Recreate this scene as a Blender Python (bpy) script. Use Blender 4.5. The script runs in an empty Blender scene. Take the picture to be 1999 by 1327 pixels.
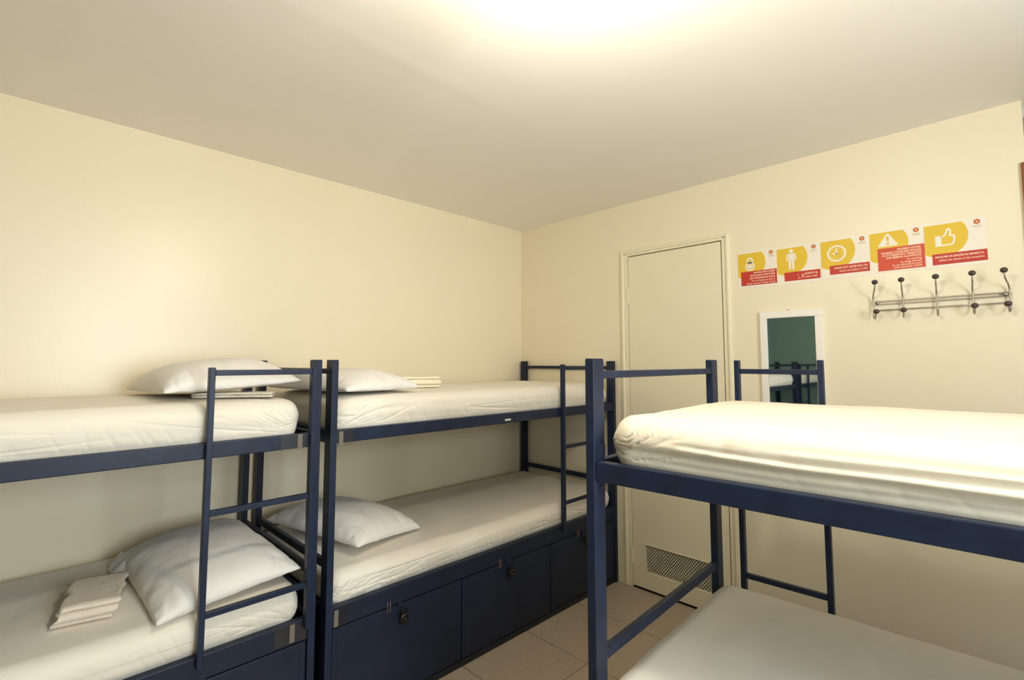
import bpy, bmesh, math, random
from mathutils import Vector, Matrix, noise
random.seed(7)
S = bpy.context.scene
COL = S.collection
PI = math.pi

# ------------------------------------------------------------------ camera
cam_d = bpy.data.cameras.new('camera')
cam_d.sensor_width = 36.0
cam_d.lens = 36.0 * 964.0 / 1999.0
cam_d.shift_y = -26.5 / 1999.0
cam_d.clip_start = 0.02
cam = bpy.data.objects.new('camera', cam_d)
COL.objects.link(cam)
cam.location = (2.8007, -2.8746, 1.45)
cam.rotation_euler = (math.radians(90 + 4.212), 0, math.radians(45.341))
S.camera = cam

# ------------------------------------------------------------------ world, daylight, exposure
world = bpy.data.worlds.new('sky')
S.world = world
world.use_nodes = True
bgn = world.node_tree.nodes['Background']
bgn.inputs[0].default_value = (0.75, 0.87, 1.0, 1)
bgn.inputs[1].default_value = 1.2

wl = bpy.data.lights.new('window_daylight', 'AREA')
wl.shape = 'RECTANGLE'; wl.size = 1.16; wl.size_y = 0.90
wl.energy = 76; wl.color = (0.90, 0.96, 1.0)
wlo = bpy.data.objects.new('window_daylight', wl)
COL.objects.link(wlo)
wlo.location = (4.57, -2.15, 1.64)
wlo.rotation_euler = (0, math.radians(90), 0)      # faces -x, into the room

S.view_settings.view_transform = 'Standard'
S.view_settings.look = 'None'
S.view_settings.gamma = 1.0
S.view_settings.use_curve_mapping = False
S.view_settings.exposure = 0.30
try:
    S.cycles.max_bounces = 10
    S.cycles.diffuse_bounces = 6
    S.cycles.caustics_reflective = False
    S.cycles.caustics_refractive = False
    S.cycles.sample_clamp_indirect = 8
except Exception:
    pass

# ------------------------------------------------------------------ materials
def srgb(r, g, b):
    def f(c):
        c /= 255.0
        return c / 12.92 if c <= 0.04045 else ((c + 0.055) / 1.055) ** 2.4
    return (f(r), f(g), f(b), 1)

def mat(name, col, rough=0.5, metal=0.0, var=0.0, var_scale=6.0, bump=0.0, bump_scale=200.0, col2=None,
        spec=0.5, detail=4.0, stretch=None, bump2=0.0, bump2_scale=20.0, sheen=0.0):
    m = bpy.data.materials.new(name); m.use_nodes = True
    nt = m.node_tree; N = nt.nodes; Lk = nt.links
    b = N['Principled BSDF']
    b.inputs['Base Color'].default_value = col
    b.inputs['Roughness'].default_value = rough
    b.inputs['Metallic'].default_value = metal
    b.inputs['Specular IOR Level'].default_value = spec
    if sheen:
        b.inputs['Sheen Weight'].default_value = sheen
    tc = N.new('ShaderNodeTexCoord')
    src = tc.outputs['Object']
    if stretch:
        mp = N.new('ShaderNodeMapping'); mp.inputs['Scale'].default_value = stretch
        Lk.new(src, mp.inputs[0]); src = mp.outputs[0]
    if var > 0 or col2:
        n = N.new('ShaderNodeTexNoise'); n.inputs['Scale'].default_value = var_scale; n.inputs['Detail'].default_value = detail
        Lk.new(src, n.inputs['Vector'])
        mx = N.new('ShaderNodeMix'); mx.data_type = 'RGBA'
        mx.inputs[6].default_value = col
        mx.inputs[7].default_value = col2 if col2 else (col[0] * .7, col[1] * .7, col[2] * .7, 1)
        rp = N.new('ShaderNodeMapRange')
        rp.inputs[1].default_value = 0.35; rp.inputs[2].default_value = 0.7
        rp.inputs[3].default_value = 0.0; rp.inputs[4].default_value = max(var, 0.01)
        Lk.new(n.outputs['Fac'], rp.inputs[0]); Lk.new(rp.outputs[0], mx.inputs[0])
        Lk.new(mx.outputs[2], b.inputs['Base Color'])
    last = None
    if bump > 0:
        n2 = N.new('ShaderNodeTexNoise'); n2.inputs['Scale'].default_value = bump_scale; n2.inputs['Detail'].default_value = 3
        Lk.new(src, n2.inputs['Vector'])
        bp = N.new('ShaderNodeBump'); bp.inputs['Strength'].default_value = bump; bp.inputs['Distance'].default_value = 0.002
        Lk.new(n2.outputs['Fac'], bp.inputs['Height']); last = bp
    if bump2 > 0:
        n3 = N.new('ShaderNodeTexNoise'); n3.inputs['Scale'].default_value = bump2_scale; n3.inputs['Detail'].default_value = 4
        n3.inputs['Distortion'].default_value = 1.2
        Lk.new(src, n3.inputs['Vector'])
        bp2 = N.new('ShaderNodeBump'); bp2.inputs['Strength'].default_value = bump2; bp2.inputs['Distance'].default_value = 0.01
        Lk.new(n3.outputs['Fac'], bp2.inputs['Height'])
        if last: Lk.new(last.outputs[0], bp2.inputs['Normal'])
        last = bp2
    if last: Lk.new(last.outputs[0], b.inputs['Normal'])
    return m

M = {}
M['wall'] = mat('cream_wall_paint', srgb(239, 227, 202), 0.34, var=0.35, var_scale=1.3, col2=srgb(235, 221, 192), bump=0.12, bump_scale=140)
M['ceil'] = mat('ceiling_paint', srgb(240, 237, 232), 0.75, var=0.3, var_scale=1.1, col2=srgb(237, 233, 226), bump=0.1, bump_scale=120)
M['teal'] = mat('teal_wall_paint', srgb(142, 168, 156), 0.6, var=0.2, var_scale=2)
M['recess'] = mat('recess_paint', srgb(168, 148, 120), 0.6, var=0.2)
M['doorp'] = mat('cream_door_paint', srgb(236, 226, 198), 0.36, var=0.3, var_scale=2, col2=srgb(231, 219, 188), bump=0.06, bump_scale=60)
M['void'] = mat('closet_dark', srgb(30, 24, 18), 0.9, var=0.2)
M['tile'] = mat('greige_floor_tile', srgb(178, 164, 146), 0.42, var=0.6, var_scale=30, col2=srgb(160, 146, 128), bump=0.05, bump_scale=90, detail=8)
M['grout'] = mat('dark_grout', srgb(62, 52, 42), 0.9, var=0.4)
M['metal'] = mat('navy_bed_paint', srgb(32, 42, 66), 0.42, spec=0.3, var=0.75, var_scale=14, col2=srgb(25, 31, 47), bump=0.12, bump_scale=70, bump2=0.05, bump2_scale=30)
def chips(m, col, scale=38.0, lo=0.70, hi=0.76, amt=0.8):
    nt = m.node_tree; N = nt.nodes; b = N['Principled BSDF']
    src = b.inputs['Base Color'].links[0].from_socket
    tc = N.new('ShaderNodeTexCoord'); n = N.new('ShaderNodeTexNoise'); n.inputs['Scale'].default_value = scale; n.inputs['Detail'].default_value = 6
    n.inputs['Roughness'].default_value = 0.7
    nt.links.new(tc.outputs['Object'], n.inputs['Vector'])
    rp = N.new('ShaderNodeMapRange'); rp.inputs[1].default_value = lo; rp.inputs[2].default_value = hi; rp.inputs[3].default_value = 0; rp.inputs[4].default_value = amt
    nt.links.new(n.outputs['Fac'], rp.inputs[0])
    mx = N.new('ShaderNodeMix'); mx.data_type = 'RGBA'; mx.inputs[7].default_value = col
    nt.links.new(rp.outputs[0], mx.inputs[0]); nt.links.new(src, mx.inputs[6]); nt.links.new(mx.outputs[2], b.inputs['Base Color'])
chips(M['metal'], srgb(120, 118, 118)); chips(M['metal'], srgb(118, 74, 50), 9.0, 0.72, 0.78, 0.7)
M['metal_in'] = mat('dark_locker_metal', srgb(24, 28, 38), 0.6, var=0.3)
M['locker'] = mat('navy_locker_paint', srgb(30, 38, 58), 0.45, spec=0.3, var=0.7, var_scale=8, col2=srgb(26, 32, 46), bump=0.1, bump_scale=40)
M['scuff'] = mat('paint_scuff', srgb(120, 100, 84), 0.7, var=0.6, var_scale=60, col2=srgb(70, 66, 70))
M['sheet'] = mat('white_sheet_cotton', srgb(233, 226, 214), 0.85, var=0.25, var_scale=3, col2=srgb(226, 217, 202), bump=0.1, bump_scale=500, bump2=0.22, bump2_scale=7, sheen=0.1)
M['sheet_w'] = mat('cream_sheet_cotton', srgb(238, 228, 208), 0.85, var=0.25, var_scale=3, col2=srgb(230, 218, 196), bump=0.1, bump_scale=500, bump2=0.25, bump2_scale=6, sheen=0.1)
M['pillow'] = mat('pillowcase_cotton', srgb(232, 228, 224), 0.85, var=0.25, var_scale=5, col2=srgb(224, 218, 211), bump=0.1, bump_scale=600, bump2=0.3, bump2_scale=11, sheen=0.1)
M['towel'] = mat('folded_sheet_cotton', srgb(226, 215, 200), 0.9, var=0.4, var_scale=12, col2=srgb(208, 195, 178), bump=0.2, bump_scale=400, bump2=0.35, bump2_scale=22)
M['towel_c'] = mat('folded_cream_cotton', srgb(244, 234, 208), 0.9, var=0.3, var_scale=12, col2=srgb(236, 224, 196), bump=0.2, bump_scale=400, bump2=0.2, bump2_scale=20)
M['white'] = mat('white_frame_paint', srgb(244, 238, 230), 0.4, var=0.1)
M['paper'] = mat('poster_paper', srgb(240, 230, 216), 0.5, var=0.08)
M['yellow'] = mat('poster_yellow', srgb(226, 188, 50), 0.5, var=0.1)
M['red'] = mat('poster_red', srgb(190, 50, 38), 0.5, var=0.15)
M['red4'] = mat('poster_orange_red', srgb(206, 74, 42), 0.5, var=0.3, var_scale=18, col2=srgb(192, 58, 40))
M['ink'] = mat('poster_pale_ink', srgb(248, 214, 186), 0.5, var=0.05)
M['tan'] = mat('poster_tan_ink', srgb(196, 176, 130), 0.5, var=0.05)
M['logo'] = mat('poster_logo_brown', srgb(186, 84, 40), 0.5, var=0.2, var_scale=40)
M['logo_c'] = mat('poster_logo_orange', srgb(255, 190, 120), 0.5, var=0.05)
M['steel'] = mat('dull_steel', srgb(176, 166, 148), 0.35, metal=0.7, var=0.4, var_scale=30)
M['knob'] = mat('dark_knob', srgb(66, 52, 40), 0.4, var=0.3, var_scale=60)
M['brass'] = mat('tarnished_lock', srgb(34, 29, 25), 0.35, metal=0.4, var=0.4, var_scale=60)
M['keyface'] = mat('lock_shackle_steel', srgb(150, 146, 136), 0.3, metal=0.9, var=0.2)
M['wood'] = mat('reddish_brown_timber', srgb(150, 88, 46), 0.5, var=0.6, var_scale=6, col2=srgb(112, 62, 34), stretch=(14, 14, 1))
M['label'] = mat('masking_strip', srgb(112, 104, 96), 0.7, var=0.3, var_scale=60)
M['alu'] = mat('window_frame_white', srgb(225, 225, 222), 0.45, var=0.1)

def glassy(name, tint, fac, rough=0.05):
    m = bpy.data.materials.new(name); m.use_nodes = True
    nt = m.node_tree; N = nt.nodes
    for n in list(N): N.remove(n)
    o = N.new('ShaderNodeOutputMaterial'); mx = N.new('ShaderNodeMixShader')
    t = N.new('ShaderNodeBsdfTransparent'); t.inputs[0].default_value = tint
    g = N.new('ShaderNodeBsdfGlossy'); g.inputs['Roughness'].default_value = rough
    mx.inputs[0].default_value = fac
    nt.links.new(t.outputs[0], mx.inputs[1]); nt.links.new(g.outputs[0], mx.inputs[2]); nt.links.new(mx.outputs[0], o.inputs[0])
    return m
M['glass'] = glassy('window_glass', (0.96, 0.98, 0.97, 1), 0.06)
M['tape'] = glassy('clear_tape', (0.90, 0.89, 0.87, 1), 0.06, 0.25)
mm = bpy.data.materials.new('mirror_silver'); mm.use_nodes = True
b_ = mm.node_tree.nodes['Principled BSDF']; b_.inputs['Base Color'].default_value = (0.78, 0.82, 0.80, 1)
b_.inputs['Metallic'].default_value = 1; b_.inputs['Roughness'].default_value = 0.02
M['mirror'] = mm
me_ = bpy.data.materials.new('lit_lamp_glass'); me_.use_nodes = True
b_ = me_.node_tree.nodes['Principled BSDF']
b_.inputs['Base Color'].default_value = (1, 0.95, 0.8, 1)
b_.inputs['Emission Color'].default_value = (1.0, 0.90, 0.72, 1); b_.inputs['Emission Strength'].default_value = 138.0
M['lamp'] = me_

# ------------------------------------------------------------------ builders
def obj(name, bm, m, parent=None, smooth=False, recalc=True):
    if recalc: bmesh.ops.recalc_face_normals(bm, faces=bm.faces[:])
    me = bpy.data.meshes.new(name); bm.to_mesh(me); bm.free()
    if smooth:
        for p in me.polygons: p.use_smooth = True
    me.materials.append(M[m] if isinstance(m, str) else m)
    o = bpy.data.objects.new(name, me); COL.objects.link(o)
    if parent is not None: o.parent = parent
    return o

def tag(o, label=None, cat=None, group=None, kind=None):
    if label: o['label'] = label
    if cat: o['category'] = cat
    if group: o['group'] = group
    if kind: o['kind'] = kind
    return o

def empty(name, loc, rz=0.0, label=None, cat=None, group=None):
    o = bpy.data.objects.new(name, None); COL.objects.link(o)
    o.empty_display_size = 0.1
    o.location = loc; o.rotation_euler = (0, 0, rz)
    return tag(o, label, cat, group)

def add_box(bm, x0, x1, y0, y1, z0, z1, bev=0.0, seg=1):
    vs = [bm.verts.new(p) for p in ((x0, y0, z0), (x1, y0, z0), (x1, y1, z0), (x0, y1, z0), (x0, y0, z1), (x1, y0, z1), (x1, y1, z1), (x0, y1, z1))]
    fs = [bm.faces.new([vs[i] for i in q]) for q in ((3, 2, 1, 0), (4, 5, 6, 7), (0, 1, 5, 4), (1, 2, 6, 5), (2, 3, 7, 6), (3, 0, 4, 7))]
    if bev > 0:
        es = set()
        for f in fs:
            for e in f.edges: es.add(e)
        bmesh.ops.bevel(bm, geom=list(es), offset=bev, segments=seg, profile=0.5, affect='EDGES')

def box(name, x0, x1, y0, y1, z0, z1, m, parent=None, bev=0.0, seg=1):
    bm = bmesh.new(); add_box(bm, x0, x1, y0, y1, z0, z1, bev, seg)
    return obj(name, bm, m, parent)

def add_tube(bm, pts, r, n=8, caps=True):
    pts = [Vector(p) for p in pts]; rings = []
    up = Vector((0.13, 0.31, 0.94))
    for i, p in enumerate(pts):
        t = (pts[min(i + 1, len(pts) - 1)] - pts[max(i - 1, 0)]).normalized()
        a = t.cross(up)
        if a.length < 1e-3: a = t.cross(Vector((1, 0, 0)))
        a.normalize(); b = t.cross(a)
        rr = r[i] if isinstance(r, (list, tuple)) else r
        rings.append([bm.verts.new(p + (a * math.cos(2 * PI * k / n) + b * math.sin(2 * PI * k / n)) * rr) for k in range(n)])
    for i in range(len(rings) - 1):
        for k in range(n):
            bm.faces.new((rings[i][k], rings[i][(k + 1) % n], rings[i + 1][(k + 1) % n], rings[i + 1][k]))
    if caps:
        bm.faces.new(rings[0][::-1]); bm.faces.new(rings[-1])

def add_prism(bm, pts2, mapf, d0, d1):
    lo = [bm.verts.new(mapf(p[0], p[1], d0)) for p in pts2]
    hi = [bm.verts.new(mapf(p[0], p[1], d1)) for p in pts2]
    n = len(pts2)
    bm.faces.new(lo[::-1]); bm.faces.new(hi)
    for i in range(n):
        bm.faces.new((lo[i], lo[(i + 1) % n], hi[(i + 1) % n], hi[i]))

def add_lathe(bm, prof, c, n=24, axis='z'):
    rings = []
    for (r, h) in prof:
        ring = []
        for k in range(n):
            a = 2 * PI * k / n
            if axis == 'z': p = (c[0] + r * math.cos(a), c[1] + r * math.sin(a), c[2] + h)
            else: p = (c[0] + r * math.cos(a), c[1] + h, c[2] + r * math.sin(a))
            ring.append(bm.verts.new(p))
        rings.append(ring)
    for i in range(len(rings) - 1):
        for k in range(n):
            bm.faces.new((rings[i][k], rings[i][(k + 1) % n], rings[i + 1][(k + 1) % n], rings[i + 1][k]))
    bm.faces.new(rings[0]); bm.faces.new(rings[-1])

# ------------------------------------------------------------------ room shell
XL, XR, YB, YF, ZC = -0.03, 4.50, 0.03, -6.15, 2.542
def struct(o): o['kind'] = 'structure'; return o

fl = struct(box('floor', XL - .1, XR + .1, YF - .1, 0.6, -0.12, -0.004, 'grout'))
TS = 0.445; G = 0.0022
full = None
gx = [0.832 - 2 * TS + TS * k for k in range(12)]
gy = [-0.41 + 2 * TS - TS * k for k in range(18)]
tile_meshes = {}
for i in range(len(gx) - 1):
    for j in range(len(gy) - 1):
        x0, x1 = gx[i] + G, gx[i + 1] - G
        y1, y0 = gy[j] - G, gy[j + 1] + G
        ymax = YB - .002
        x0 = max(x0, XL + .002); x1 = min(x1, XR - .002); y0 = max(y0, YF + .002); y1 = min(y1, ymax)
        if x1 - x0 < 0.02 or y1 - y0 < 0.02: continue
        key = (round(x1 - x0, 4), round(y1 - y0, 4))
        if key not in tile_meshes:
            bm = bmesh.new(); w, d = key
            add_box(bm, -w / 2, w / 2, -d / 2, d / 2, -0.004, 0.0)
            t = obj('tile', bm, 'tile', fl); tile_meshes[key] = t.data
        else:
            t = bpy.data.objects.new('tile', tile_meshes[key]); COL.objects.link(t); t.parent = fl
        t.location = ((x0 + x1) / 2, (y0 + y1) / 2, -random.random() * 0.0006)

ce = struct(box('ceiling', XL - .1, XR + .1, YF - .1, 0.6, ZC, ZC + .12, 'ceil'))
bm = bmesh.new()                                                      # shallow plastered joint running along the room
prof = [(-.06, 0), (-.045, -.0003), (-.015, -.0011), (.015, -.0011), (.045, -.0003), (.06, 0)]
vs = [[bm.verts.new((1.30 + p[0], y, ZC + p[1] + .0002)) for p in prof] for y in (YF, YB - .002)]
for i in range(len(prof) - 1): bm.faces.new((vs[0][i], vs[0][i + 1], vs[1][i + 1], vs[1][i]))
obj('plaster_joint', bm, 'ceil', ce, smooth=True, recalc=False)

struct(box('wall_left', XL - .1, XL, -4.6, YB + .1, -0.1, ZC, 'wall'))
struct(box('wall_left_rear', XL - .1, XL, YF - .1, -4.6, -0.1, ZC, 'teal'))
# back wall with the closet opening
DX0, DX1, DZ = 0.955, 1.652, 2.187
bm = bmesh.new()
add_box(bm, XL, DX0, YB, YB + .1, -0.1, ZC)
add_box(bm, DX1, 2.881, YB, YB + .1, -0.1, ZC)
add_box(bm, DX0, DX1, YB, YB + .1, DZ, ZC)
wb = struct(obj('wall_back', bm, 'wall'))
bm = bmesh.new()
add_prism(bm, [(0.002 * math.cos(a), 0.002 * math.sin(a)) for a in [i * PI / 4 for i in range(8)]], lambda u, v, d: (1.967 + u, YB - .0005 - d, 1.733 + v), 0, 0.012)
obj('nail', bm, 'knob', wb)
struct(box('wall_back_recess', 2.881, XR, YB + .22, YB + .32, -0.1, ZC, 'recess'))
struct(box('wall_right_lower', XR, XR + .1, YF - .1, YB + .3, -0.1, 1.02, 'wall'))
bm = bmesh.new()
add_box(bm, XR, XR + .1, YF - .1, -2.65, 1.02, ZC)
add_box(bm, XR, XR + .1, -1.65, YB + .3, 1.02, ZC)
add_box(bm, XR, XR + .1, -2.65, -1.65, 2.28, ZC)
struct(obj('wall_right', bm, 'wall'))
struct(box('wall_front', XL - .1, XR + .1, YF - .1, YF, -0.1, ZC, 'teal'))

# window in the right wall (out of frame; it gives the daylight)
wn = struct(empty('window_1', (XR + .03, -2.15, 1.02)))
def wbar(y0, y1, z0, z1, n='window_frame'): box(n, -.025, .025, y0, y1, z0, z1, 'alu', wn, .003)
wbar(-.50, .50, 0, .04, 'window_sill'); wbar(-.50, .50, 1.22, 1.26); wbar(-.50, -.46, .04, 1.22); wbar(.46, .50, .04, 1.22); wbar(-.015, .015, .04, 1.22)
box('pane', -.003, .003, -.46, -.015, .04, 1.22, 'glass', wn); box('pane', -.003, .003, .015, .46, .04, 1.22, 'glass', wn)

# closet door
dr = struct(empty('door_1', (1.305, YB, 0)))
ox = -1.305
def dbox(n, x0, x1, y0, y1, z0, z1, m='doorp', bev=0.0, seg=1, p=None): return box(n, x0 + ox, x1 + ox, y0, y1, z0, z1, m, p or dr, bev, seg)
FX0, FX1, FZ = 0.938, 1.670, 2.206
def jamb(name, pts, z0, z1):
    pass
for side in (0, 1):                                                   # stepped metal frame: outer bead + inner flat
    a, b = (FX0, 0.985) if side == 0 else (1.626, FX1)
    bm = bmesh.new()
    if side == 0:
        add_box(bm, a + ox, a + .020 + ox, -.018, .06, 0, FZ, .006, 3); add_box(bm, a + .018 + ox, b + ox, -.010, .06, 0, FZ - .02, .003, 2)
    else:
        add_box(bm, b - .020 + ox, b + ox, -.018, .06, 0, FZ, .006, 3); add_box(bm, a + ox, b - .018 + ox, -.010, .06, 0, FZ - .02, .003, 2)
    obj('door_jamb', bm, 'doorp', dr)
bm = bmesh.new()
add_box(bm, FX0 + .018 + ox, FX1 - .018 + ox, -.017, .06, FZ - .018, FZ, .005, 3); add_box(bm, .98 + ox, 1.63 + ox, -.009, .06, FZ - .034, FZ - .016, .003, 2)
obj('door_head', bm, 'doorp', dr)
LX0, LX1, LZ0, LZ1 = 0.990, 1.6195, 0.014, 2.166
VX0, VX1, VZ0, VZ1 = 1.074, 1.536, 0.113, 0.292
bm = bmesh.new()
for q in ((LX0, LX1, VZ1, LZ1), (LX0, LX1, LZ0, VZ0), (LX0, VX0, VZ0, VZ1), (VX1, LX1, VZ0, VZ1)):
    add_box(bm, q[0] + ox, q[1] + ox, -.004, .034, q[2], q[3])
leaf = obj('door_leaf', bm, 'doorp', dr)
# vent: dark back, slim frame, diamond lattice
bm = bmesh.new()
for q in ((VX0, VX1, VZ1 - .006, VZ1), (VX0, VX1, VZ0, VZ0 + .006), (VX0, VX0 + .006, VZ0, VZ1), (VX1 - .006, VX1, VZ0, VZ1)):
    add_box(bm, q[0] + ox, q[1] + ox, -.007, .006, q[2], q[3], .0015)
vf = obj('vent_frame', bm, 'doorp', dr)
bm = bmesh.new()
def clip_line(x0, z0, dx, dz):
    t0, t1 = -1e9, 1e9
    for p, d, lo, hi in ((x0, dx, VX0 + .004, VX1 - .004), (z0, dz, VZ0 + .004, VZ1 - .004)):
        a, b = (lo - p) / d, (hi - p) / d
        t0 = max(t0, min(a, b)); t1 = min(t1, max(a, b))
    return t0, t1
for sgn in (1, -1):
    dx, dz = 0.0178, 0.0212 * sgn
    for k in range(-20, 60):
        x0, z0 = VX0 + k * 0.0178, VZ0 if sgn > 0 else VZ1
        t0, t1 = clip_line(x0, z0, dx, dz)
        if t1 - t0 < 0.3: continue
        p, q = Vector((x0 + dx * t0, 0, z0 + dz * t0)), Vector((x0 + dx * t1, 0, z0 + dz * t1))
        d = (q - p).normalized(); nrm = Vector((-d.z, 0, d.x)) * 0.0016
        y0, y1 = (.002, .005) if sgn > 0 else (.004, .007)
        v = [bm.verts.new((c.x + ox, yy, c.z)) for yy in (y0, y1) for c in (p - nrm, q - nrm, q + nrm, p + nrm)]
        for f in ((0, 1, 2, 3), (7, 6, 5, 4), (0, 4, 5, 1), (1, 5, 6, 2), (2, 6, 7, 3), (3, 7, 4, 0)): bm.faces.new([v[i] for i in f])
tag(obj('vent_grille', bm, 'doorp', dr), kind='stuff')
for hz in (1.90, 1.06, 0.20):
    bm = bmesh.new()
    add_tube(bm, [(.9885 + ox, -.010, hz - .05), (.9885 + ox, -.010, hz + .05)], .0055, 10)
    for q in (-.017, .017): add_tube(bm, [(.9885 + ox, -.010, hz + q - .001), (.9885 + ox, -.010, hz + q + .001)], .0062, 10)
    obj('hinge', bm, 'doorp', dr)
bm = bmesh.new()
add_box(bm, DX0 + ox - .02, DX1 + ox + .02, .45, .47, 0, DZ + .02); add_box(bm, DX0 + ox - .04, DX0 + ox - .02, .102, .47, 0, DZ + .02)
add_box(bm, DX1 + ox + .02, DX1 + ox + .04, .102, .47, 0, DZ + .02); add_box(bm, DX0 + ox - .04, DX1 + ox + .04, .102, .47, DZ + .02, DZ + .04)
obj('closet_lining', bm, 'void', dr)

# brown timber post at the right end of the back wall
tr = struct(box('trim_1', 2.866, 2.93, YB - .014, YB + .06, 0, 2.276, 'wood', None, .003))

# ------------------------------------------------------------------ ceiling lamp
LX, LY = 2.185, -2.035
lp = empty('ceiling_lamp', (LX, LY, ZC), 0, 'round lit globe lamp on the ceiling, glowing warm yellow at the top of the view', 'lamp')
bm = bmesh.new(); add_lathe(bm, [(.060, 0), (.060, -.012), (.045, -.022), (.012, -.028), (.010, -.17), (.026, -.175), (.028, -.21)], (0, 0, 0), 28)
obj('lamp_base', bm, 'white', lp, True)
bm = bmesh.new()
add_lathe(bm, [(.026, -.208)] + [(max(.070 * math.sin(a), .002), -.265 + .066 * math.cos(a)) for a in [0.4 + (PI - 0.43) * k / 16 for k in range(17)]], (0, 0, 0), 28)
obj('lamp_globe', bm, 'lamp', lp, True)

# ------------------------------------------------------------------ bunk beds
H = 1.46; PW, PD = 0.028, 0.055
RZ0, RZ1 = 1.127, 1.180
BZ0, BZ1 = 0.412, 0.490
def bunk(loc, rz, L, W, label, ladder, ladder_back=False, doors=3, sticker=None, tapes=(), ladder_end_stile=True, bolts=False):
    r = empty('bunk_bed', loc, rz, label, 'bunk bed', 'navy metal bunk beds')
    for (x, y) in ((0, 0), (L - PW, 0), (0, W - PD), (L - PW, W - PD)):
        p = box('post', x, x + PW, y, y + PD, 0, H, 'metal', r, .003, 2)
        box('post_cap', x + .001, x + PW - .001, y + .001, y + PD - .001, H - .001, H + .002, 'metal', p, .001)
        if bolts and x == 0 and y == 0:
            for zz in (1.205, 1.105):
                bm = bmesh.new(); bmesh.ops.create_uvsphere(bm, u_segments=10, v_segments=6, radius=.008)
                for v in bm.verts: v.co = Vector((PW + .0005 + v.co.x * .5, .034 + v.co.y, zz + v.co.z))
                obj('bolt', bm, 'metal', p, True)
            bm = bmesh.new(); add_box(bm, PW, PW + .003, .016, .052, 1.186, 1.222, .001)
            obj('bracket_plate', bm, 'metal', p)
    for y in (0.004, W - .034):
        box('side_rail', PW, L - PW, y, y + .03, RZ0, RZ1, 'metal', r, .003, 2)
    for x in (0.002, L - PW + .002):
        e = PW - .004
        box('top_end_rail', x + .002, x + e - .002, PD, W - PD, 1.405, 1.427, 'metal', r, .003, 2)
        box('end_rail', x, x + e, PD, W - PD, RZ0, RZ1, 'metal', r, .003, 2)
        box('low_end_rail', x + .002, x + e - .002, PD, W - PD, .637, .668, 'metal', r, .003, 2)
    box('bed_deck', PW, L - PW, .034, W - .034, RZ0 + .002, RZ0 + .014, 'metal_in', r)
    # locker base
    box('base_rail', PW, L - PW, .004, .034, BZ0, BZ1, 'locker', r, .003, 2)
    box('base_rail', PW, L - PW, W - .034, W - .004, BZ0, BZ1, 'locker', r, .003, 2)
    box('base_deck', PW, L - PW, .034, W - .034, .445, .457, 'metal_in', r)
    for x in (.004, L - PW + .004):
        box('base_end_panel', x, x + .016, PD, W - PD, .03, BZ1, 'locker', r)
    box('base_panel', PW, L - PW, .028, .034, .031, BZ0, 'metal_in', r); box('base_panel', PW, L - PW, W - .03, W - .024, .012, BZ0, 'locker', r)
    box('base_plinth', PW, L - PW, .010, .034, .0, .03, 'metal_in', r)
    xs = [PW + (L - 2 * PW) * k / doors for k in range(doors + 1)]
    for k in range(doors):
        d = box('locker_door', xs[k] + .004, xs[k + 1] - .004, .007, .024, .036, BZ0 - .006, 'locker', r, .002, 2)
        xm = (xs[k] + xs[k + 1]) / 2
        for (x0, x1) in ((xs[k] + .022, xs[k] + .026), (xs[k + 1] - .026, xs[k + 1] - .022)):
            box('door_seam', x0, x1, .0055, .0075, .05, BZ0 - .02, 'locker', d, .0008)
        bm = bmesh.new(); add_box(bm, xm - .03, xm - .01, .001, .006, BZ0 - .035, BZ0 + .015, .001)
        obj('hasp', bm, 'metal', d); bm = bmesh.new()
        add_tube(bm, [(xm - .02, .004, BZ0 - .016), (xm - .02, -.008, BZ0 - .018), (xm - .02, -.008, BZ0 - .032), (xm - .02, .004, BZ0 - .034)], .0025, 6)
        obj('staple', bm, 'metal', d)
        bm = bmesh.new()
        for q in (0, .012): add_tube(bm, [(xm - .083 + q, .002, BZ0 - .022), (xm - .083 + q, -.002, BZ0), (xm - .083 + q, .002, BZ0 + .022)], .002, 6)
        tag(obj('latch_wire', bm, 'scuff', d), kind='stuff')
    # ladder
    if ladder:
        x0, x1, top = ladder
        yy0, yy1 = (-.024, .003) if not ladder_back else (W - .003, W + .024)
        ld = bpy.data.objects.new('ladder', None); COL.objects.link(ld); ld.parent = r; ld.empty_display_size = .1
        sw = .0185
        for xa in (x0, x1 - sw): box('stile', xa, xa + sw, yy0, yy1, .462, top, 'metal', ld, .002, 2)
        for z in (.612, .938, 1.406): box('rung', x0 + sw, x1 - sw, yy0 + .004, yy0 + .022, z, z + .0195, 'metal', ld, .002, 2)
    for (tx0, tx1, tz0, tz1, sx) in tapes:
        t = box('tape_patch', tx0, tx1, .0008, .0026, tz0, tz1, 'tape', r)
        box('paper_strip', sx, sx + .018, .0002, .0012, tz0 + .002, tz1 - .002, 'label', t)
    if sticker:
        bm = bmesh.new(); x = sticker
        for k, w in enumerate((.006, .004, .007, .005, .006, .004)):
            add_box(bm, x, x + w, .0025, .0045, 1.1405 - .001 * (k % 2), 1.150); x += w + .002
        obj('worn_marking', bm, 'paper', r)
    return r

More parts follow.
